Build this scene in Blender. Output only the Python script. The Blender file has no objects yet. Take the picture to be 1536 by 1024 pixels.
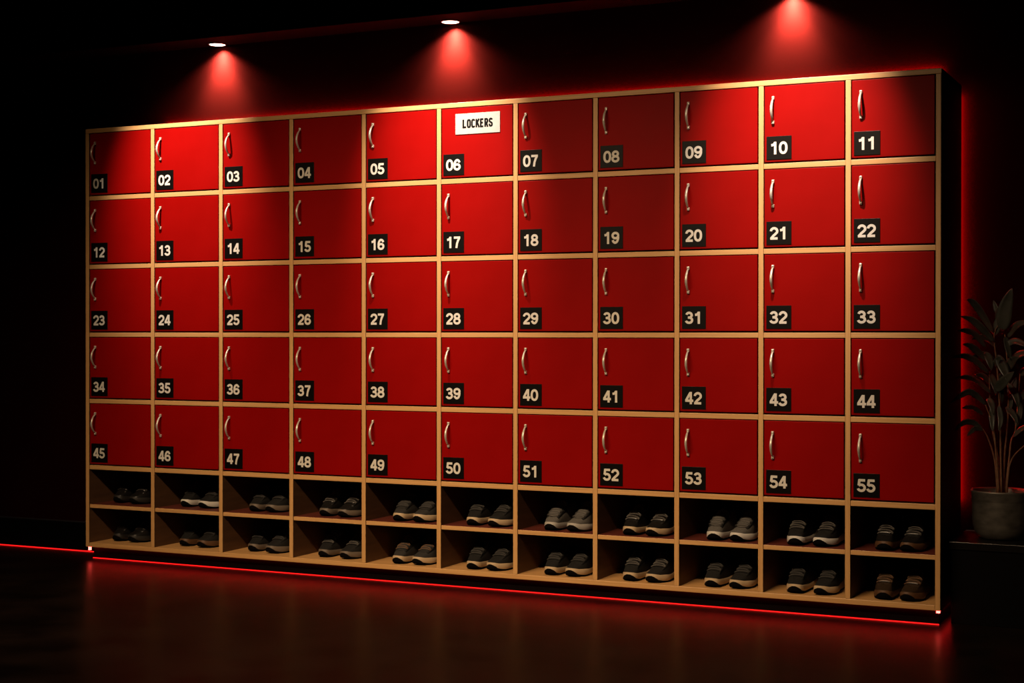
import bpy, bmesh, math, random
from mathutils import Vector, Matrix
random.seed(7)
PI = math.pi
S = bpy.context.scene
COL = S.collection
ZF = 0.07                      # the cabinet's underside above the floor

# ------------------------------------------------------------------ camera
CAM = Vector((3.52098, -6.97458, 1.22185 + ZF))
PHI, PIT, ROLL, FPX = 0.4426, 0.0045, 0.0006, 2315.0
fwd = Vector((-math.sin(PHI) * math.cos(PIT), math.cos(PHI) * math.cos(PIT), -math.sin(PIT)))
rgt = Vector((math.cos(PHI), math.sin(PHI), 0))
upv = rgt.cross(fwd)
r2 = rgt * math.cos(ROLL) + upv * math.sin(ROLL)
u2 = upv * math.cos(ROLL) - rgt * math.sin(ROLL)
cd = bpy.data.cameras.new('camera')
cd.sensor_width = 36.0
cd.lens = FPX / 1536 * 36
cam = bpy.data.objects.new('camera', cd)
COL.objects.link(cam)
M = Matrix.Identity(4)
for i in range(3):
    M[i][0] = r2[i]; M[i][1] = u2[i]; M[i][2] = -fwd[i]; M[i][3] = CAM[i]
cam.matrix_world = M
S.camera = cam


def bk(u, v, Y=None, Z=None):
    """the place in the room seen at a pixel, at depth Y or height Z"""
    d = fwd * FPX + r2 * (u - 768) - u2 * (v - 512)
    t = (Y - CAM.y) / d.y if Y is not None else (Z - CAM.z) / d.z
    return CAM + d * t


# ------------------------------------------------------------------ materials
def mat(name, col, rough=0.5, metal=0.0, spec=0.5, emit=None, estr=0.0, coat=0.0):
    m = bpy.data.materials.new(name)
    m.use_nodes = True
    b = m.node_tree.nodes['Principled BSDF']
    b.inputs['Base Color'].default_value = (*col, 1)
    b.inputs['Roughness'].default_value = rough
    b.inputs['Metallic'].default_value = metal
    b.inputs['Specular IOR Level'].default_value = spec
    b.inputs['Coat Weight'].default_value = coat
    if emit:
        b.inputs['Emission Color'].default_value = (*emit, 1)
        b.inputs['Emission Strength'].default_value = estr
    return m


def noise_col(m, c1, c2, scale=(8, 8, 8), detail=4, lo=0.35, hi=0.65, bump=0.0, rough=None):
    nt = m.node_tree; N = nt.nodes; L = nt.links
    b = N['Principled BSDF']
    tc = N.new('ShaderNodeTexCoord'); mp = N.new('ShaderNodeMapping')
    mp.inputs['Scale'].default_value = scale
    nz = N.new('ShaderNodeTexNoise'); nz.inputs['Scale'].default_value = 1.0; nz.inputs['Detail'].default_value = detail
    rp = N.new('ShaderNodeValToRGB')
    rp.color_ramp.elements[0].position = lo; rp.color_ramp.elements[0].color = (*c1, 1)
    rp.color_ramp.elements[1].position = hi; rp.color_ramp.elements[1].color = (*c2, 1)
    L.new(tc.outputs['Object'], mp.inputs['Vector']); L.new(mp.outputs['Vector'], nz.inputs['Vector'])
    L.new(nz.outputs['Fac'], rp.inputs['Fac']); L.new(rp.outputs['Color'], b.inputs['Base Color'])
    if bump:
        bp = N.new('ShaderNodeBump'); bp.inputs['Strength'].default_value = bump; bp.inputs['Distance'].default_value = 0.004
        L.new(nz.outputs['Fac'], bp.inputs['Height']); L.new(bp.outputs['Normal'], b.inputs['Normal'])
    if rough:
        mr = N.new('ShaderNodeMapRange')
        mr.inputs['To Min'].default_value = rough[0]; mr.inputs['To Max'].default_value = rough[1]
        L.new(nz.outputs['Fac'], mr.inputs['Value']); L.new(mr.outputs['Result'], b.inputs['Roughness'])
    return m


W1, W2 = (0.54, 0.285, 0.10), (0.68, 0.38, 0.145)
wood_x = noise_col(mat('wood_edge_horizontal', W1, 0.45), W1, W2, (3, 60, 160), 5, 0.3, 0.7, 0.05)
wood_z = noise_col(mat('wood_edge_vertical', W1, 0.45), W1, W2, (160, 60, 3), 5, 0.3, 0.7, 0.05)
red = noise_col(mat('red_door_laminate', (0.25, 0.0016, 0.001), 0.45, spec=0.06), (0.242, 0.0015, 0.0009), (0.262, 0.0017, 0.0011), (5, 5, 5), 3, rough=(0.40, 0.48))
inner_m = noise_col(mat('dark_wood_painted_shade', (0.2, 0.1, 0.045), 0.55, spec=.3), (0.085, 0.040, 0.018), (0.125, 0.060, 0.026), (4, 4, 40), 5, 0.3, 0.7)  # dark interior wood, colour lowered further to imitate shade inside the cubbies
shelf_top_m = noise_col(mat('red_brown_shelf_faces', (0.16, 0.035, 0.022), 0.5, spec=.3), (0.10, 0.019, 0.012), (0.14, 0.030, 0.019), (6, 20, 6), 4, 0.3, 0.7)  # red-brown tone for the shoe shelf faces behind the pale front edge
nickel = noise_col(mat('brushed_nickel', (0.62, 0.56, 0.48), 0.36, 0.45), (0.66, 0.59, 0.49), (0.76, 0.69, 0.58), (200, 200, 20), 2)
plate_m = mat('black_plate', (0.003, 0.0026, 0.0024), 0.4, spec=0.15)
digit_m = mat('ivory_digits', (0.70, 0.66, 0.58), 0.5)
sign_m = noise_col(mat('cream_sign', (0.82, 0.76, 0.64), 0.6), (0.40, 0.385, 0.35), (0.44, 0.42, 0.385), (30, 30, 30), 4)
ink_m = mat('black_sign_ink', (0.003, 0.003, 0.003), 0.7, spec=0.1)
black_sheet_m = mat('black_sheet', (0.006, 0.005, 0.005), 0.55, spec=0.25)
back_m = mat('dark_back_board', (0.02, 0.013, 0.010), 0.7, spec=0.2)
plinth_m = mat('black_plinth', (0.002, 0.0017, 0.0017), 0.6, spec=0.05)
wall_m = noise_col(mat('dark_red_wall_paint', (0.2, 0.02, 0.015), 0.85, spec=0.0), (0.0115, 0.00095, 0.0008), (0.0135, 0.0011, 0.0009), (3, 3, 3), 5, bump=0.04)
black_wall = noise_col(mat('black_wall_paint', (0.01, 0.009, 0.009), 0.7, spec=0.05), (0.005, 0.008, 0.008), (0.013, 0.011, 0.011), (2, 2, 2), 4)
soffit_m = mat('black_soffit_paint', (0.0012, 0.001, 0.001), 0.8, spec=0.02)
floor_m = noise_col(mat('dark_polished_concrete', (0.02, 0.014, 0.011), 0.3, spec=.034), (0.0028, 0.0018, 0.0013), (0.009, 0.0056, 0.004), (3.2, 3.2, 3.2), 8, 0.35, 0.7, 0.10, (0.24, 0.40))
led_m = mat('red_led', (0.2, 0.0, 0.0), 0.5, emit=(1, 0.012, 0.012), estr=11)
led_dim = mat('red_led_floor_line', (0.2, 0.0, 0.0), 0.5, emit=(1, 0.008, 0.008), estr=1.7)
led_back = mat('red_led_back_glow', (0.2, 0.0, 0.0), 0.5, emit=(1, 0.012, 0.010), estr=60)
led_top = mat('red_led_top_glow', (0.2, 0.0, 0.0), 0.5, emit=(1, 0.012, 0.010), estr=170)
led_end = mat('red_led_end', (0.3, 0.0, 0.0), 0.5, emit=(1, 0.05, 0.04), estr=16)
lamp_m = mat('downlight_diffuser', (0.9, 0.85, 0.75), 0.4, emit=(1, 0.80, 0.62), estr=14)
trim_m = mat('downlight_trim_metal', (0.06, 0.045, 0.04), 0.35, 0.6)
bench_m = mat('black_bench_lacquer', (0.002, 0.0017, 0.0017), 0.5, spec=0.08)
bench_top_m = mat('black_bench_top', (0.006, 0.005, 0.0045), 0.3, spec=0.3)
pot_m = noise_col(mat('pewter_pot', (0.08, 0.07, 0.06), 0.5, 0.6), (0.085, 0.075, 0.064), (0.165, 0.146, 0.124), (14, 14, 26), 6, bump=0.3)
soil_m = noise_col(mat('dark_soil', (0.01, 0.007, 0.005), 0.9), (0.006, 0.004, 0.003), (0.02, 0.013, 0.009), (60, 60, 60), 4, bump=0.8)
stem_m = noise_col(mat('plant_stem', (0.14, 0.07, 0.03), 0.6), (0.12, 0.055, 0.025), (0.2, 0.10, 0.05), (30, 30, 60), 3)
leaf_m = noise_col(mat('dark_leaf', (0.05, 0.055, 0.045), 0.42), (0.024, 0.025, 0.019), (0.052, 0.050, 0.040), (12, 12, 12), 4)


# ------------------------------------------------------------------ helpers
def link(name, bm, mats, parent=None, smooth=False, loc=None, recalc=True):
    if recalc:
        bmesh.ops.recalc_face_normals(bm, faces=bm.faces)
    me = bpy.data.meshes.new(name)
    bm.to_mesh(me); bm.free()
    for m in (mats if isinstance(mats, (list, tuple)) else [mats]):
        me.materials.append(m)
    if smooth:
        for p in me.polygons:
            p.use_smooth = True
    o = bpy.data.objects.new(name, me)
    COL.objects.link(o)
    if parent is not None:
        o.parent = parent
    if loc is not None:
        o.location = loc
    return o


def empty(name, loc):
    o = bpy.data.objects.new(name, None)
    o.empty_display_size = 0.05
    COL.objects.link(o)
    o.location = loc
    return o


def tag(o, label=None, cat=None, group=None, kind=None):
    if label: o['label'] = label
    if cat: o['category'] = cat
    if group: o['group'] = group
    if kind: o['kind'] = kind
    return o


def box(bm, x0, x1, y0, y1, z0, z1, bev=0.0, mi=0):
    r = bmesh.ops.create_cube(bm, size=1.0)
    vs = r['verts']
    for v in vs:
        v.co = Vector((x0 + (v.co.x + .5) * (x1 - x0), y0 + (v.co.y + .5) * (y1 - y0), z0 + (v.co.z + .5) * (z1 - z0)))
    fs = set(f for v in vs for f in v.link_faces)
    for f in fs:
        f.material_index = mi
    if bev:
        es = list(set(e for v in vs for e in v.link_edges))
        res = bmesh.ops.bevel(bm, geom=es, offset=bev, segments=2, profile=0.5, affect='EDGES')
        for f in res['faces']:
            f.material_index = mi
    return bm


def boxobj(name, b, m, parent=None, bev=0.0, loc=None):
    return link(name, box(bmesh.new(), *b, bev), m, parent, loc=loc)


def sweep(bm, pts, rad, n=8, flat=1.0, cap=True, mi=0):
    """tube through pts; rad number or list; flat squashes the second axis"""
    pts = [Vector(p) for p in pts]
    rings = []
    prev = None
    for i, p in enumerate(pts):
        t = (pts[min(i + 1, len(pts) - 1)] - pts[max(i - 1, 0)]).normalized()
        if prev is None:
            a = Vector((1, 0, 0)) if abs(t.x) < 0.8 else Vector((0, 0, 1))
            nrm = (a - t * a.dot(t)).normalized()
        else:
            nrm = (prev - t * prev.dot(t)).normalized()
        prev = nrm
        bi = t.cross(nrm)
        r = rad[i] if isinstance(rad, (list, tuple)) else rad
        rings.append([bm.verts.new(p + nrm * math.cos(2 * PI * k / n) * r + bi * math.sin(2 * PI * k / n) * r * flat) for k in range(n)])
    for a, b in zip(rings, rings[1:]):
        for k in range(n):
            bm.faces.new((a[k], a[(k + 1) % n], b[(k + 1) % n], b[k])).material_index = mi
    if cap:
        bm.faces.new(rings[0][::-1]).material_index = mi
        bm.faces.new(rings[-1]).material_index = mi
    return bm


def lathe(bm, prof, n=48, mi=0, close=False):
    rings = []
    for r, z in prof:
        if r < 1e-5:
            rings.append([bm.verts.new((0, 0, z))])
        else:
            rings.append([bm.verts.new((r * math.cos(2 * PI * k / n), r * math.sin(2 * PI * k / n), z)) for k in range(n)])
    pairs = list(zip(rings, rings[1:]))
    if close:
        pairs.append((rings[-1], rings[0]))
    for a, b in pairs:
        for k in range(n):
            k2 = (k + 1) % n
            if len(a) == 1 and len(b) == 1: continue
            if len(a) == 1: f = bm.faces.new((a[0], b[k2], b[k]))
            elif len(b) == 1: f = bm.faces.new((a[k], a[k2], b[0]))
            else: f = bm.faces.new((a[k], a[k2], b[k2], b[k]))
            f.material_index = mi
    return bm


# ------------------------------------------------------------------ lettering (strokes of even weight)
def arc(cx, cy, rx, ry, a0, a1, n=20, p=1.0):
    out = []
    for i in range(n + 1):
        a = math.radians(a0 + (a1 - a0) * i / n)
        c, s = math.cos(a), math.sin(a)
        out.append((cx + rx * math.copysign(abs(c) ** p, c), cy + ry * math.copysign(abs(s) ** p, s)))
    return out


six = [arc(.36, .315, .255, .22, 0, 360, 28), arc(.375, .455, .27, .45, 183, 32, 20)]
GLYPH = {
    '0': [arc(.36, .5, .255, .405, 0, 360, 32, .88)],
    '1': [[(.44, 0), (.44, 1)], [(.12, .735), (.25, .75), (.35, .80), (.42, .93)]],
    '2': [arc(.36, .665, .255, .24, 178, -22, 18) + [(.50, .47), (.30, .30), (.17, .15), (.12, .05)], [(.05, .09), (.65, .09)]],
    '3': [arc(.34, .71, .225, .195, 168, -90, 18), arc(.34, .30, .265, .21, 90, -168, 18), [(.24, .513), (.36, .513)]],
    '4': [[(.50, 0), (.50, 1)], [(.47, .96), (.10, .32)], [(.02, .285), (.71, .285)]],
    '5': [[(.14, .91), (.64, .91)], [(.205, .97), (.145, .50)], arc(.345, .325, .265, .235, 138, -165, 20)],
    '6': six,
    '7': [[(.05, .91), (.67, .91)], [(.60, .90), (.46, .65), (.36, .38), (.30, 0)]],
    '8': [arc(.36, .715, .22, .195, 0, 360, 26), arc(.36, .30, .265, .21, 0, 360, 28)],
    '9': [[(.72 - x, 1 - y) for x, y in st] for st in six],
    'L': [[(.09, 1), (.09, 0)], [(.02, .09), (.46, .09)]],
    'O': [arc(.25, .5, .165, .42, 0, 360, 32, .6)],
    'C': [arc(.25, .5, .165, .42, 32, 328, 30, .6)],
    'K': [[(.09, 1), (.09, 0)], [(.44, 1.0), (.10, .42)], [(.20, .60), (.46, 0)]],
    'E': [[(.09, 1), (.09, 0)], [(.02, .08), (.42, .08)], [(.02, .92), (.42, .92)], [(.05, .52), (.37, .52)]],
    'R': [[(.09, 1), (.09, 0)], [(.05, .92)] + arc(.22, .71, .17, .21, 90, -90, 12, .7) + [(.05, .50)], [(.25, .48), (.41, 0)]],
    'S': [arc(.245, .725, .16, .195, 15, 250, 18, .8) + [(.30, .48)] + arc(.245, .275, .165, .195, 60, -195, 20, .8)],
}


def text(bm, s, x, z, y, h, sw, adv, mi, depth=0.0008):
    """letters standing on the front face of a board, facing -Y"""
    y0 = y
    for ch in s:
        for si, st in enumerate(GLYPH[ch]):
            y = y0 - si * .00022
            closed = len(st) > 4 and (Vector(st[0]) - Vector(st[-1])).length < 1e-4
            pl = [Vector(p) for p in (st[:-1] if closed else st)]
            n = len(pl)
            A, B = [], []
            for i, p in enumerate(pl):
                a = pl[(i - 1) % n] if (closed or i > 0) else p
                b = pl[(i + 1) % n] if (closed or i < n - 1) else p
                d1 = (p - a).normalized() if (p - a).length > 0 else None
                d2 = (b - p).normalized() if (b - p).length > 0 else None
                if d1 is None: d1 = d2
                if d2 is None: d2 = d1
                t = (d1 + d2).normalized()
                nr = Vector((-t.y, t.x))
                k = sw / 2 / max(.6, abs(nr.dot(Vector((-d1.y, d1.x)))))
                q1, q2 = p + nr * k, p - nr * k
                A.append([bm.verts.new((x + q1.x * h, y - dd, z + q1.y * h)) for dd in (0, depth)])
                B.append([bm.verts.new((x + q2.x * h, y - dd, z + q2.y * h)) for dd in (0, depth)])
            for i in range(n if closed else n - 1):
                j = (i + 1) % n
                for q in ((A[i][1], B[i][1], B[j][1], A[j][1]), (A[i][0], A[i][1], A[j][1], A[j][0]), (B[i][1], B[i][0], B[j][0], B[j][1])):
                    bm.faces.new(q).material_index = mi
            if not closed:
                bm.faces.new((A[0][0], B[0][0], B[0][1], A[0][1])).material_index = mi
                bm.faces.new((A[-1][1], B[-1][1], B[-1][0], A[-1][0])).material_index = mi
        x += adv * h
    return bm


# ------------------------------------------------------------------ the setting
YW = 0.585                                                   # wall behind the lockers
XL, XR, YB, ZC = -6.2, 5.6, -9.0, 3.5
ZS = 2.937 + ZF                                             # underside of the soffit with the downlights
def struct(name, b, m, bev=0.0):
    return tag(boxobj(name, b, m, None, bev), kind='structure')
struct('floor', (XL - .2, XR + .2, YB - .2, YW + .2, -.1, 0), floor_m)
struct('ceiling', (XL - .2, XR + .2, YB - .2, YW + .2, ZC, ZC + .1), black_wall)
struct('wall_back', (XL - .2, XR + .2, YW, YW + .2, 0, ZC), wall_m)
struct('wall_left', (XL - .2, XL, YB, YW, 0, ZC), black_wall)
struct('wall_right', (XR, XR + .2, YB, YW, 0, ZC), black_wall)
struct('wall_front', (XL - .2, XR + .2, YB - .2, YB, 0, ZC), black_wall)
XC0, XC1 = -2.5, 2.3135                                     # outer faces of the cabinet
struct('baseboard_left', (XL, XC0 - .012, .240, YW, 0, .125), soffit_m, .003)
struct('trim_1', (XL, XR, .352, YW, ZS, ZC), soffit_m, .004)

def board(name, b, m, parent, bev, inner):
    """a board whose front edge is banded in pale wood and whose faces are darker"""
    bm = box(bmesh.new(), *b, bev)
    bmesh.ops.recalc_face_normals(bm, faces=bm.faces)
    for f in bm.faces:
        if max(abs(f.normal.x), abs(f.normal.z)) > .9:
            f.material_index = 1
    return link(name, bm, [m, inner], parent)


# ------------------------------------------------------------------ the locker cabinet
XD = [-2.4866, -2.0221, -1.5562, -1.0968, -.646, -.2, .2332, .6637, 1.0828, 1.4941, 1.9001, 2.3011]
ZR = [2.388, 2.0019, 1.6081, 1.2192, .8386, .4583]          # centres of the boards, top to shelf under the last doors
T = .0245
DEP = .535
cab = empty('locker_cabinet', (0, 0, 0))
tag(cab, 'wide red locker wall with pale wood framing, numbered doors and open shoe cubbies below', 'lockers')
boxobj('top_panel', (XC0, XC1, 0, DEP, 2.400 - T + ZF, 2.400 + ZF), wood_x, cab, .0022)
for s, (xa, xb) in enumerate(((XC0, XD[0] + T / 2), (XD[11] - T / 2, XC1 - .0015))):
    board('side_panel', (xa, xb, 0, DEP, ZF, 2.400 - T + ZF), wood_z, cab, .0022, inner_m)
boxobj('side_black_sheet', (XC1 - .0015, XC1, .004, DEP, ZF + .001, 2.400 - .001 + ZF), black_sheet_m, cab)  # thin black sheet over each outer side face
boxobj('side_black_sheet', (XC0 - .0015, XC0, .004, DEP, ZF + .001, 2.400 - .001 + ZF), black_sheet_m, cab)
for x in XD[1:-1]:
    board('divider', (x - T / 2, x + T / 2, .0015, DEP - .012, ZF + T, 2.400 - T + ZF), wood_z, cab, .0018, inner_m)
boxobj('bottom_panel', (XD[0] + T / 2, XD[11] - T / 2, 0.0008, DEP, ZF, ZF + T), wood_x, cab, .0022)
boxobj('top_bounce_blocker', (XC0 + .001, XC1 - .001, .003, DEP, 2.400 + ZF, 2.4012 + ZF), black_sheet_m, cab)  # unseen black sheet, added to keep bounce light off the soffit
boxobj('back_panel', (XC0 + .004, XC1 - .004, DEP - .012, DEP - .001, ZF + .004, 2.4 - T + ZF), back_m, cab)
boxobj('plinth', (XC0 + .02, XC1 - .014, .045, DEP - .02, 0, ZF), plinth_m, cab, .001)
ZCUB = bk(134.8, 754.6, Y=.006).z                           # top of the shelf between the two cubby rows
ZCUB = (ZCUB + bk(1402, 833.2, Y=.006).z) / 2
for c in range(11):
    xa, xb = XD[c] + T / 2, XD[c + 1] - T / 2
    for zc in ZR[1:]:
        boxobj('shelf', (xa, xb, .003, DEP - .012, zc - T / 2 + ZF, zc + T / 2 + ZF), wood_x, cab, .0018)
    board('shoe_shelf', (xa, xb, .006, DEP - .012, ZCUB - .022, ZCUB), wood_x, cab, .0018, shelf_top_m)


def handle_mesh():
    bm = bmesh.new()
    n = 18
    pts, rad = [], []
    for i in range(n + 1):
        a = -1 + 2 * i / n
        pts.append((0, -.007 - .031 * math.cos(a * PI / 2) ** .8, a * .0525))
        rad.append(.0044 + .0022 * math.cos(a * PI / 2))
    sweep(bm, pts, rad, 10, .72)
    for s in (-1, 1):
        box(bm, -.0062, .0062, -.0105, 0, s * .0565 - .0085, s * .0565 + .0085, .0022)
        r = bmesh.ops.create_cone(bm, cap_ends=True, segments=12, radius1=.0032, radius2=.0026, depth=.002, matrix=Matrix.Translation((0, -.0112, s * .0590)) @ Matrix.Rotation(PI / 2, 4, 'X'))
    bmesh.ops.recalc_face_normals(bm, faces=bm.faces)
    me = bpy.data.meshes.new('handle'); bm.to_mesh(me); bm.free()
    me.materials.append(nickel)
    for p in me.polygons: p.use_smooth = True
    return me


HM = handle_mesh()
YD = .0035                                                   # door fronts sit just behind the frame
num = 0
for r in range(5):
    for c in range(11):
        num += 1
        xa, xb = XD[c] + T / 2 + .0035, XD[c + 1] - T / 2 - .0058
        zb = ZR[r + 1] + T / 2 + .0072 + ZF
        zt = ZR[r] - T / 2 - .0035 + ZF
        org = Vector((xa, YD, zb))
        d = boxobj('door', (0, xb - xa, 0, .018, 0, zt - zb), red, cab, .0022, org)
        d['label'] = 'red door number %02d' % num + (' with LOCKERS sign and no handle' if num == 6 else '')
        if num != 6:
            h = bpy.data.objects.new('handle', HM)
            COL.objects.link(h); h.parent = d
            h.location = (.042, 0, zt - zb - .052 - .0605)
        # number plate
        bm = bmesh.new()
        pw, ph = .118, .1075
        box(bm, 0, pw, -.003, 0, 0, ph, .0008, 0)
        hh = .058
        adv = .735 if c > 0 or True else .7
        tw = hh * (adv + .72)
        text(bm, '%02d' % num, (pw - tw) / 2 - .001, (ph - hh) / 2 - .001, -.003, hh, .195, adv, 1)
        p = link('number_plate', bm, [plate_m, digit_m], d, loc=(.0105, 0, .0105))
        p['label'] = 'black plate reading %02d' % num
        if num == 6:
            bm = bmesh.new()
            sw_, sh_ = .252, .105
            box(bm, 0, sw_, -.004, 0, 0, sh_, .001, 0)
            hh = .043
            tw = hh * (.575 * 6 + .46)
            text(bm, 'LOCKERS', (sw_ - tw) / 2, (sh_ - hh) / 2 , -.004, hh, .215, .575, 1)
            sg = link('sign', bm, [sign_m, ink_m], d, loc=(.080, 0, zt - zb - .030 - sh_))
            sg['label'] = 'cream sign reading LOCKERS'


# ------------------------------------------------------------------ LED strips
def led(name, boxes, m, label):
    bm = bmesh.new()
    for b in boxes:
        box(bm, *b)
    return tag(link(name, bm, m), label, 'led strip')
def strip(b, m, label):
    o = boxobj('led_strip', b, m, cab); o['label'] = label
    return o
strip((XC0 + .02, XC1 - .014, .034, .044, ZF - .004, ZF), led_m, 'red led strip under the front lip')
strip((XC0 + .02, XC1 - .014, .0385, .045, .0005, .0045), led_dim, 'red led line along the foot of the plinth')
strip((XC1 - .011, XC1 - .006, .03, DEP - .03, ZF - .0042, ZF), led_m, 'red led strip under the right side')
strip((XC0 + .014, XC0 + .024, .006, .022, ZF - .020, ZF), led_end, 'bright end light at the left corner')
strip((XC1 - .020, XC1 - .005, .006, .022, ZF - .011, ZF), led_end, 'bright end light at the right corner')
strip((XC0 + .12, XC1 - .10, YW - .013, YW - .003, 2.474 + ZF, 2.487 + ZF), led_top, 'red led strip behind the top edge')
strip((XC1 - .024, XC1 - .0115, DEP + .030, YW - .003, .50, 2.36 + ZF), led_back, 'red led strip behind the right edge')
led('led_strip', [(XL, XC0 - .012, .230, .240, 0, .0045)], led_dim, 'thin red led line along the foot of the wall left of the lockers')

# ------------------------------------------------------------------ downlights
LX = [-1.961, -.408, 1.489]
LY = .525
PLACE = ['leftmost downlight, in the soffit above lockers 02 and 03', 'middle downlight, in the soffit above lockers 05 and 06', 'rightmost downlight, in the soffit above lockers 09 and 10']
for x, lab in zip(LX, PLACE):
    t = empty('downlight', (x, LY, ZS))
    tag(t, 'round glowing ' + lab, 'ceiling light', 'downlights in the soffit')
    link('trim_ring', lathe(bmesh.new(), [(.047, 0), (.054, -.001), (.056, -.004), (.053, -.007), (.049, -.008), (.047, -.004)], 40, close=True), trim_m, t, True)
    link('diffuser', lathe(bmesh.new(), [(0, -.006), (.030, -.0065), (.046, -.0045), (.047, -.0005), (0, -.0005)], 40), lamp_m, t, True)


def spot(name, loc, target, power, deg, blend, col, rad=.03):
    l = bpy.data.lights.new(name, 'SPOT')
    l.energy = power; l.spot_size = math.radians(deg); l.spot_blend = blend; l.color = col; l.shadow_soft_size = rad
    o = bpy.data.objects.new(name, l); COL.objects.link(o)
    o.location = loc
    o.rotation_euler = (Vector(target) - Vector(loc)).to_track_quat('-Z', 'Y').to_euler()
    return o


for x in LX:
    spot('downlight_beam', (x, LY + .022, ZS - .012), (x, LY + .022, 0), 380, 132, 1.0, (1, .78, .60), .02)
    spot('downlight_beam', (x, LY + .005, ZS - .012), (x, LY + .06, 0), 420, 84, 1.0, (1, .70, .50), .02)
# the second row of ceiling spots that washes the locker fronts
for x, p in zip((-1.80, -.16, 1.66), (405, 425, 405)):
    spot('ceiling_spot_beam', (x, -.92, ZC - .06), (x, 0, 2.20), p, 43, 1.0, (1, .80, .67), .03)
# wide unseen fill light, added further out to brighten the locker fronts
al = bpy.data.lights.new('front_fill_light', 'AREA')
al.shape = 'RECTANGLE'; al.size = 3.3; al.size_y = .15; al.energy = 50; al.color = (1, .70, .42); al.spread = math.radians(74)
ao = bpy.data.objects.new('front_fill_light', al); COL.objects.link(ao)
ao.location = (0, -3.8, ZC - .05)
ao.rotation_euler = (Vector((0, 0, -.20)) - ao.location).to_track_quat('-Z', 'Y').to_euler()


# ------------------------------------------------------------------ bench and plant
BX0, BY0, BZ = 2.336, .107, .296 + ZF
bx0 = XC1 + .006
b = empty('bench', (2.9, .32, 0))
tag(b, 'low black bench against the wall right of the lockers, under the potted plant', 'bench')
boxobj('bench_top', (bx0 + .012 - 2.9, .9, BY0 - .32, YW - .32 - .002, BZ - .034, BZ), bench_top_m, b, .002)
boxobj('bench_body', (bx0 + .020 - 2.9, .88, BY0 + .006 - .32, YW - .32 - .004, 0, BZ - .034), bench_m, b, .002)

PX, PY = bk(1503, 728, Y=.33).x, .33
pl = empty('potted_plant', (PX, PY, BZ))
tag(pl, 'tall dark leafy plant in a pewter pot standing on the black bench', 'plant')
PH = bk(1503, 737, Y=.25).z - BZ
R0 = .137
pot = link('pot', lathe(bmesh.new(), [(0, 0), (R0 * .66, 0), (R0 * .76, .006), (R0 * .87, .03), (R0 * .935, .06), (R0 * .955, .10), (R0 * .965, PH - .05), (R0 * .97, PH - .045), (R0 * .985, PH - .040), (R0 * .985, PH - .012),
                                      (R0, PH - .008), (R0 * 1.0, PH), (R0 * .95, PH), (R0 * .92, PH - .01), (R0 * .9, PH - .04), (0, PH - .04)], 64), pot_m, pl, True)
link('soil', lathe(bmesh.new(), [(0, PH - .022), (R0 * .5, PH - .020), (R0 * .905, PH - .026), (R0 * .905, PH - .035), (0, PH - .035)], 40), soil_m, pl, True)
PO = Vector((PX, PY, BZ))


def path(pts, Y0, Y1):
    n = len(pts)
    return [bk(u, v, Y=Y0 + (Y1 - Y0) * i / max(1, n - 1)) - PO for i, (u, v) in enumerate(pts)]


def smooth_path(P, n=14):
    out = []
    for k in range(n + 1):
        f = k / n * (len(P) - 1); i = min(int(f), len(P) - 2); t = f - i
        p0 = P[max(i - 1, 0)]; p1 = P[i]; p2 = P[i + 1]; p3 = P[min(i + 2, len(P) - 1)]
        out.append(.5 * ((2 * p1) + (p2 - p0) * t + (2 * p0 - 5 * p1 + 4 * p2 - p3) * t * t + (3 * p1 - p0 - 3 * p2 + p3) * t ** 3))
    return out


STEMS = [([(1496, 734), (1492, 690), (1482, 657), (1474, 643)], .33, .28), ([(1498, 734), (1494, 680), (1490, 640), (1478, 607)], .31, .26),
         ([(1502, 734), (1501, 680), (1499, 600), (1495, 545), (1491, 505), (1497, 488)], .32, .30), ([(1505, 734), (1507, 680), (1511, 640), (1513, 575), (1507, 500)], .34, .34),
         ([(1508, 734), (1513, 695), (1517, 660), (1524, 640), (1530, 560)], .35, .36), ([(1510, 734), (1514, 700), (1522, 682), (1538, 667)], .33, .30),
         ([(1500, 734), (1497, 690), (1488, 640), (1485, 600), (1484, 557)], .36, .33)]
for pts, y0, y1 in STEMS:
    P = smooth_path(path(pts, y0, y1), 18)
    P[0].z = PH - .03
    link('stem', sweep(bmesh.new(), P, [.0052 - .0030 * i / 18 for i in range(19)], 7), stem_m, pl, True)


def leaf(bm, P, w, tilt, fold=.25):
    P = smooth_path(P, 12)
    view = (CAM - (PO + P[6])).normalized()
    rows = []
    for i, p in enumerate(P):
        t = i / 12
        ww = w * (2.25 * (t + .01) ** .80 * max(.002, 1 - t) ** 1.12) * .62
        tg = (P[min(i + 1, 12)] - P[max(i - 1, 0)]).normalized()
        sd = tg.cross(view).normalized()
        nn = sd.cross(tg).normalized()
        sd = (sd * math.cos(tilt) + nn * math.sin(tilt)).normalized()
        nn = sd.cross(tg).normalized()
        rows.append([bm.verts.new(p + sd * ww * s + nn * (abs(s) * ww * fold + .0012 * math.sin(9 * t + 5 * s))) for s in (-1, -.55, 0, .55, 1)])
    for a, b2 in zip(rows, rows[1:]):
        for k in range(4):
            bm.faces.new((a[k], a[k + 1], b2[k + 1], b2[k]))


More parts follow.
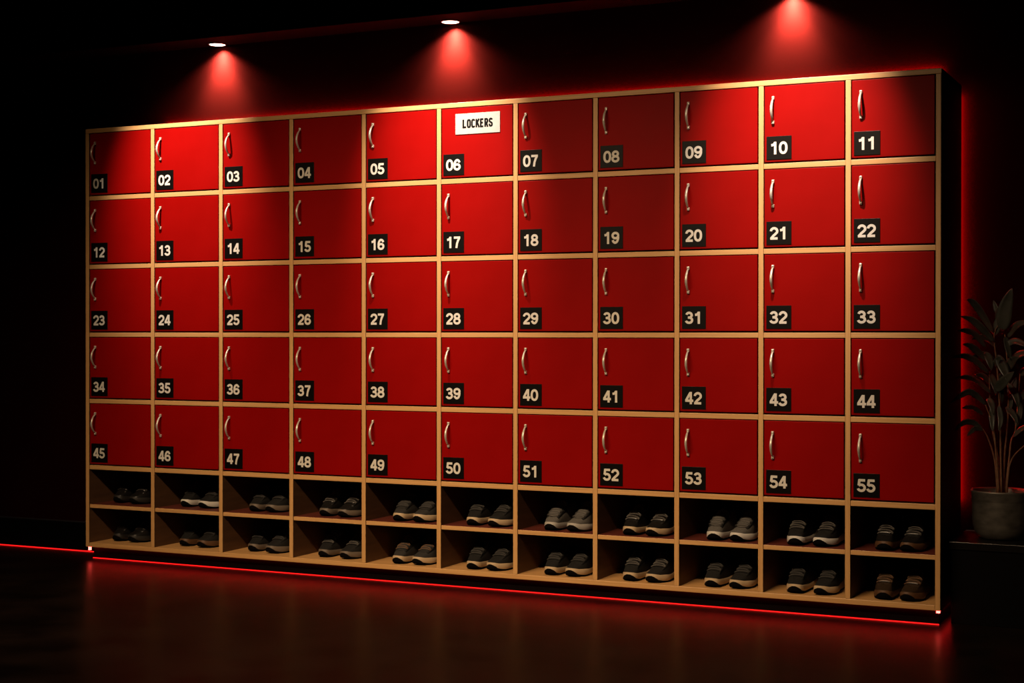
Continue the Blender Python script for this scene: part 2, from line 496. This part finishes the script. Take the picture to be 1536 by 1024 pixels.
LEAVES = [  # (pixels base..tip, Y base, Y tip, width, tilt)
    ([(1504, 496), (1508, 464), (1518, 432)], .30, .26, .086, .15),
    ([(1490, 499), (1473, 470), (1459, 452), (1450, 449)], .30, .24, .050, .5),
    ([(1492, 513), (1473, 492), (1458, 479), (1440, 474)], .30, .22, .052, .5),
    ([(1479, 521), (1464, 502), (1449, 495), (1435, 496)], .30, .21, .044, .6),
    ([(1479, 540), (1466, 526), (1455, 518), (1444, 516)], .30, .23, .046, .4),
    ([(1484, 560), (1464, 541), (1446, 533), (1427, 536)], .30, .19, .048, .6),
    ([(1487, 590), (1468, 572), (1450, 565), (1431, 567)], .30, .20, .044, .7),
    ([(1480, 608), (1466, 594), (1453, 587), (1438, 595), (1425, 605)], .28, .18, .040, .3),
    ([(1476, 622), (1462, 612), (1451, 610), (1443, 612)], .30, .24, .034, .6),
    ([(1474, 644), (1463, 635), (1450, 632), (1439, 638), (1432, 647)], .28, .19, .036, .3),
    ([(1475, 645), (1464, 642), (1457, 647), (1450, 654)], .28, .22, .030, .3),
    ([(1493, 586), (1506, 572), (1521, 557)], .28, .22, .060, .3),
    ([(1491, 549), (1496, 541), (1501, 535)], .30, .26, .040, .3),
    ([(1496, 532), (1505, 552), (1514, 574)], .30, .24, .060, .4),
    ([(1492, 503), (1497, 485), (1503, 472)], .31, .30, .052, .4),
    ([(1478, 528), (1484, 540), (1487, 556)], .31, .27, .050, .5),
    ([(1488, 608), (1488, 628), (1489, 648)], .29, .25, .036, .2),
    ([(1498, 608), (1501, 628), (1498, 647)], .30, .26, .034, .3),
    ([(1512, 506), (1521, 492), (1532, 485), (1547, 483)], .33, .26, .050, .6),
    ([(1514, 545), (1527, 533), (1540, 530), (1552, 534)], .34, .28, .05, .6),
    ([(1520, 655), (1530, 645), (1540, 640), (1550, 639)], .33, .28, .034, .6),
    ([(1528, 600), (1538, 590), (1550, 588)], .35, .33, .046, .4),
    ([(1508, 505), (1511, 520), (1516, 540)], .33, .29, .05, .7),
    ([(1496, 470), (1494, 462), (1490, 450)], .33, .34, .034, .5),
    ([(1485, 560), (1491, 575), (1494, 592)], .32, .27, .046, .6),
    ([(1513, 590), (1520, 580), (1524, 566)], .36, .38, .05, .4),
    ([(1511, 620), (1516, 605), (1517, 592)], .34, .34, .032, .4),
    ([(1524, 640), (1530, 618), (1532, 600)], .36, .36, .04, .5),
    ([(1500, 560), (1502, 585), (1503, 606)], .31, .27, .040, .8),
    ([(1494, 520), (1484, 508), (1470, 505), (1458, 509)], .33, .27, .044, .4),
    ([(1496, 545), (1480, 532), (1467, 532), (1455, 540)], .34, .30, .046, .5),
    ([(1505, 560), (1518, 542), (1528, 536)], .33, .27, .056, .3),
    ([(1507, 520), (1520, 512), (1533, 515), (1541, 522)], .33, .28, .044, .5),
    ([(1503, 500), (1500, 478), (1495, 462)], .33, .31, .056, .4),
    ([(1488, 575), (1474, 563), (1462, 562)], .35, .31, .044, .6),
    ([(1512, 575), (1523, 592), (1528, 612)], .34, .29, .046, .4),
    ([(1530, 562), (1540, 556), (1556, 562)], .36, .33, .05, .5),
    ([(1482, 597), (1487, 606), (1490, 622)], .32, .27, .042, .4),
    ([(1509, 610), (1520, 622), (1526, 636)], .34, .30, .04, .5),
]
bm = bmesh.new()
for pts, y0, y1, w, tl in LEAVES:
    leaf(bm, path(pts, y0, y1), w, tl)
fo = link('foliage', bm, leaf_m, pl, True, recalc=False)
sm = fo.modifiers.new('thickness', 'SOLIDIFY'); sm.thickness = .0008


# ------------------------------------------------------------------ shoes
SL = .285


def ip(tab, t):
    for (a, va), (b2, vb) in zip(tab, tab[1:]):
        if t <= b2:
            f = (t - a) / (b2 - a) if b2 > a else 0
            f = f * f * (3 - 2 * f) if False else f
            return va + (vb - va) * f
    return tab[-1][1]


HW = [(0, .006), (.012, .018), (.035, .027), (.08, .0352), (.16, .0420), (.25, .0455), (.34, .0465), (.45, .0440), (.56, .0405), (.68, .0390), (.80, .0385), (.90, .0350), (.96, .0270), (.99, .016), (1, .006)]
TS = [0, .006, .02, .04, .07, .11, .16, .21, .26, .31, .36, .41, .46, .50, .525, .55, .60, .66, .72, .78, .84, .89, .93, .96, .985, 1]


def bend(t, side):
    return side * (.010 * math.exp(-((t - .30) / .28) ** 2) - .006 * math.exp(-((t - .05) / .15) ** 2))


def zbot(t):
    return .015 * max(0, 1 - t / .24) ** 2 + .005 * max(0, (t - .86) / .14) ** 2


def zmid(t):                                                # top of the midsole
    return .036 + .004 * math.cos(t * 5.2) + .010 * max(0, (t - .5) / .5) + .006 * max(0, 1 - t / .10)


HT = [(0, .045), (.02, .0485), (.05, .0525), (.09, .0565), (.14, .0615), (.19, .0680), (.25, .0785), (.32, .0925), (.40, .1075), (.48, .1180), (.55, .119), (.65, .104), (.75, .098), (.86, .102), (.94, .114), (1, .112)]


def up_pt(t, a, side, off=0.0):
    """point of the upper's skin: a from 0 (right edge) over the instep to pi (left edge)"""
    w = ip(HW, t) * (.955 - .10 * max(0, (t - .3) / .7)) + off
    zb = zmid(t) - .006; h = ip(HT, t) + off
    c, s = math.cos(a), math.sin(a)
    q = .62 + .25 * max(0, min(1, (t - .18) / .25))
    return Vector((bend(t, side) + w * math.copysign(abs(c) ** q, c), t * SL * .985 + .004, zb + (h - zb) * abs(s) ** (.80 if t > .17 else .70)))


def shoe_meshes(side):
    out = {}
    # outsole, midsole
    def ring_layer(bm, layers, mi=0):
        rings = []
        for ts, dw, zf in layers:
            pts = []
            for t in TS: pts.append((bend(t, side) + ip(HW, t) * dw[0] + dw[1], t * SL, zf(t)))
            for t in reversed(TS): pts.append((bend(t, side) - ip(HW, t) * dw[0] - dw[1], t * SL, zf(t)))
            c = Vector((0, SL / 2, 0))
            rings.append([bm.verts.new((p[0], p[1] + (-dw[1] if p[1] < .02 else 0), p[2])) for p in pts])
        n = len(rings[0])
        for a, b2 in zip(rings, rings[1:]):
            for k in range(n):
                bm.faces.new((a[k], a[(k + 1) % n], b2[(k + 1) % n], b2[k])).material_index = mi
        m2 = n // 2
        for rg in (rings[0], rings[-1]):
            for k in range(m2 - 1):
                bm.faces.new((rg[k], rg[k + 1], rg[n - 2 - k], rg[n - 1 - k])).material_index = mi
    bm = bmesh.new()
    ring_layer(bm, [(0, (.93, 0), lambda t: zbot(t)), (0, (.985, .001), lambda t: zbot(t) + .003),
                    (0, (1.0, .0016), lambda t: zbot(t) + .008 + .012 * max(0, 1 - t / .07)), (0, (.97, 0), lambda t: zbot(t) + .009 + .013 * max(0, 1 - t / .07))])
    out['outsole'] = bm
    bm = bmesh.new()
    ring_layer(bm, [(0, (.97, 0), lambda t: zbot(t) + .006), (0, (1.0, .0008), lambda t: zbot(t) + .010),
                    (0, (1.025, .001), lambda t: (zbot(t) + zmid(t)) / 2), (0, (1.0, .0), lambda t: zmid(t) - .002), (0, (.96, -.001), lambda t: zmid(t))])
    out['midsole'] = bm
    # upper
    bm = bmesh.new()
    NA = 24
    rows = []
    for t in TS:
        row = []
        if t <= .525 or t > .965:
            for k in range(NA + 1):
                row.append(up_pt(t, PI * k / NA, side))
        else:
            g = min(1, (t - .525) / .03) if t < .9 else min(1, (.97 - t) / .03)
            rim = .56
            for k in range(NA + 1):
                kk = min(k, NA - k); sg = k <= NA // 2
                if kk <= 7:
                    a = rim * PI * .5 * kk / 7 * 1.35
                    p = up_pt(t, a if sg else PI - a, side)
                    p.z += .006 * (kk / 7)
                else:
                    f = (kk - 7) / 5
                    a = rim * PI * .5 * 1.35
                    e = up_pt(t, a if sg else PI - a, side)
                    cx = bend(t, side)
                    zin = zmid(t) + .006
                    w = (e.x - cx)
                    p = Vector((cx + w * (.86 if f < .5 else .86 * (1 - f) / .5 * .98), e.y, e.z + .006 - (e.z + .006 - zin) * min(1, f * 1.9) * g))
                row.append(p)
        rows.append([bm.verts.new(p) for p in row])
    for a, b2 in zip(rows, rows[1:]):
        for k in range(NA):
            bm.faces.new((a[k], a[k + 1], b2[k + 1], b2[k]))
    bm.faces.new(rows[0]); bm.faces.new(rows[-1][::-1])
    out['upper'] = bm
    # tongue
    bm = bmesh.new()
    rows = []
    for i in range(9):
        t = .22 + .345 * i / 8
        row = []
        for k in range(9):
            a = PI / 2 + (k - 4) / 4 * (.50 + .12 * i / 8)
            p = up_pt(min(t, .52), a, side, .0025)
            p.y = t * SL
            p.z += .0022 + max(0, (t - .45)) * .13
            row.append(p)
        rows.append(row)
    F = [[bm.verts.new(p) for p in r_] for r_ in rows]
    G = [[bm.verts.new(p + Vector((0, .002, -.006))) for p in r_] for r_ in rows]
    for i in range(8):
        for k in range(8):
            bm.faces.new((F[i][k], F[i][k + 1], F[i + 1][k + 1], F[i + 1][k]))
            bm.faces.new((G[i][k], G[i + 1][k], G[i + 1][k + 1], G[i][k + 1]))
    for i in range(8):
        for k in (0, 8):
            bm.faces.new((F[i][k], F[i + 1][k], G[i + 1][k], G[i][k]))
    for k in range(8):
        for i in (0, 8):
            bm.faces.new((F[i][k], F[i][k + 1], G[i][k + 1], G[i][k]))
    out['tongue'] = bm
    # eyestay: two raised bands joined above the toe box
    bm = bmesh.new()
    tt = [.165, .20, .27, .37, .41, .45, .49, .52]
    for sg in (-1, 1):
        o_, i_ = [], []
        for t in tt:
            fo_ = (t - .165) / .355
            ao = PI / 2 + sg * (.80 + .22 * fo_); ai = PI / 2 + sg * (.46 + .12 * fo_ if t > .17 else .0)
            o_.append([up_pt(t, ao, side, d) for d in (-.001, .0022)]); i_.append([up_pt(t, ai, side, d) for d in (-.001, .0024)])
        O = [[bm.verts.new(p) for p in q] for q in o_]; I = [[bm.verts.new(p) for p in q] for q in i_]
        for j in range(len(tt) - 1):
            bm.faces.new((O[j][1], I[j][1], I[j + 1][1], O[j + 1][1]))
            bm.faces.new((O[j][0], O[j][1], O[j + 1][1], O[j + 1][0]))
            bm.faces.new((I[j][1], I[j][0], I[j + 1][0], I[j + 1][1]))
        bm.faces.new((O[0][0], O[0][1], I[0][1], I[0][0])); bm.faces.new((O[-1][0], O[-1][1], I[-1][1], I[-1][0]))
    out['eyestay'] = bm
    # laces
    bm = bmesh.new()
    for j, t in enumerate((.225, .268, .312, .356, .40, .442, .48)):
        pts = []
        for k in range(9):
            a = PI / 2 + (k - 4) / 4 * .68
            p = up_pt(t + .012 * (k - 4) / 4 * (1 if j % 2 else -1), a, side, .0062)
            pts.append(p)
        sweep(bm, pts, .0026, 6, .6)
    for sg in (-1, 1):                                       # bow loops
        c = up_pt(.495, PI / 2, side, .010)
        sweep(bm, [c, c + Vector((sg * .012, -.008, .004)), c + Vector((sg * .024, -.010, -.004)), c + Vector((sg * .020, -.002, -.008)), c + Vector((sg * .006, .002, -.001))], .0021, 6, .8)
    out['laces'] = bm
    res = {}
    for k, bm in out.items():
        bmesh.ops.recalc_face_normals(bm, faces=bm.faces)
        me = bpy.data.meshes.new(k); bm.to_mesh(me); bm.free()
        for p in me.polygons: p.use_smooth = True
        me.materials.append(None)
        res[k] = me
    return res


SH = {1: shoe_meshes(1), -1: shoe_meshes(-1)}
def fabric(name, c, c2, rough=.8):
    return noise_col(mat(name, c, rough, spec=.3), c, c2, (420, 420, 420), 2, bump=.25)
U = {'black': fabric('black_knit', (.0065, .006, .0055), (.013, .0118, .0105)), 'grey': fabric('grey_knit', (.075, .069, .062), (.125, .115, .104)),
     'charcoal': fabric('charcoal_knit', (.020, .0185, .017), (.036, .033, .030)), 'leather': mat('black_leather', (.011, .010, .0095), .32),
     'brown': mat('dark_brown_leather', (.035, .021, .012), .38)}
SO = {'white': mat('white_foam', (.62, .58, .52), .55), 'tan': mat('tan_gum', (.50, .36, .21), .55), 'dark': mat('dark_foam', (.016, .013, .011), .6),
      'brown': mat('brown_gum', (.10, .045, .018), .55), 'grey': mat('grey_foam', (.38, .35, .31), .55), 'taupe': mat('taupe_foam', (.14, .105, .075), .55)}
OUT = mat('black_rubber', (.0035, .003, .003), .8, spec=.03)
LA = {'black': mat('black_laces', (.038, .035, .032), .8), 'grey': mat('grey_laces', (.095, .086, .076), .8), 'brown': mat('brown_laces', (.13, .065, .03), .8)}
ADJ = {'black': 'black', 'grey': 'grey', 'charcoal': 'charcoal', 'leather': 'glossy black', 'brown': 'dark brown'}

# per column: (left toe px, right toe px, upper, sole, laces) for the upper then the lower cubby
PAIRS = [
    [((173.5, 753.5), (197.5, 755.5), 'leather', 'dark', 'black'), ((172.5, 811), (196, 813), 'leather', 'dark', 'black')],
    [((275, 759.5), (302, 762), 'black', 'white', 'black'), ((273, 818.5), (300, 821), 'black', 'brown', 'black')],
    [((378, 766.5), (403, 768), 'black', 'taupe', 'black'), ((376, 826.5), (403, 829.5), 'black', 'taupe', 'black')],
    [((484, 773.5), (512, 775.5), 'leather', 'taupe', 'grey'), ((482, 835), (515, 838), 'black', 'taupe', 'grey')],
    [((595, 781), (625.5, 783), 'charcoal', 'tan', 'black'), ((594, 845), (624, 847), 'charcoal', 'tan', 'brown')],
    [((706, 787.5), (738, 790), 'black', 'tan', 'black'), ((706, 853.5), (736, 856.5), 'black', 'tan', 'black')],
    [((823, 795), (857, 797), 'grey', 'grey', 'black'), ((823, 863), (855, 865.5), 'black', 'tan', 'black')],
    [((941.7, 802), (976, 804), 'leather', 'tan', 'grey'), ((942, 871.5), (976, 874.5), 'black', 'tan', 'grey')],
    [((1069, 810), (1103, 812.5), 'grey', 'white', 'black'), ((1065, 881.5), (1102, 884.5), 'black', 'tan', 'black')],
    [((1191, 818), (1228.6, 820), 'black', 'white', 'grey'), ((1190, 891.5), (1229.5, 895), 'black', 'tan', 'black')],
    [((1324.5, 826), (1360, 828.6), 'leather', 'brown', 'grey'), ((1323.6, 902.5), (1359.8, 905.6), 'brown', 'brown', 'brown')],
]
SOLE_WORD = {'white': 'white', 'tan': 'tan', 'dark': 'black', 'brown': 'brown', 'grey': 'pale grey', 'taupe': 'brownish grey'}
proto = {}
def make_shoe(side):
    r = empty('shoe', (0, 0, 0))
    for k in ('upper', 'midsole', 'outsole', 'tongue', 'eyestay', 'laces'):
        ob = bpy.data.objects.new(k, SH[side][k])
        COL.objects.link(ob); ob.parent = r
    return r
def copy_tree(o):
    n = o.copy(); COL.objects.link(n)
    for ch in o.children:
        c2 = ch.copy(); COL.objects.link(c2); c2.parent = n
    return n
first = {1: True, -1: True}
for c, col in enumerate(PAIRS):
    for r, (lp, rp, up_, so, la) in enumerate(col):
        zs = ZCUB if r == 0 else ZF + T
        for which, px in ((0, lp), (1, rp)):
            side = -1 if which == 0 else 1
            q = bk(px[0], px[1], Z=zs + .004)
            y = min(.13, max(.022, q.y))
            q = bk(px[0], px[1], Y=y)
            if first[side]:
                proto[side] = make_shoe(side); s = proto[side]; first[side] = False
            else:
                s = copy_tree(proto[side])
            s.location = (q.x, y, zs + .0002)
            s.rotation_euler = (0, 0, math.radians((-3.0 if which == 0 else -5.0) + random.uniform(-1.5, 1.5)))
            where = 'upper' if r == 0 else 'lower'
            tag(s, '%s shoe, %s sole, %s of the pair in %s cubby under locker %d' % (ADJ[up_], SOLE_WORD[so], 'left' if which == 0 else 'right', where, 45 + c),
                'shoe', 'shoes in the %s cubby row' % where)
            for ch in s.children:
                k = ch.name.split('.')[0]
                m = {'upper': U[up_], 'midsole': SO[so], 'outsole': OUT, 'tongue': U[up_], 'eyestay': U['black' if up_ in ('black', 'charcoal', 'grey') else up_], 'laces': LA[la]}[k]
                ch.material_slots[0].link = 'OBJECT'
                ch.material_slots[0].material = m

# ------------------------------------------------------------------ world and view
w = bpy.data.worlds.new('world'); S.world = w
w.use_nodes = True
w.node_tree.nodes['Background'].inputs['Color'].default_value = (0, 0, 0, 1)
w.node_tree.nodes['Background'].inputs['Strength'].default_value = 0.0
vs = S.view_settings
S.display_settings.display_device = 'sRGB'
vs.view_transform = 'Standard'; vs.look = 'None'; vs.gamma = 1.0; vs.use_curve_mapping = False
vs.exposure = 0.0
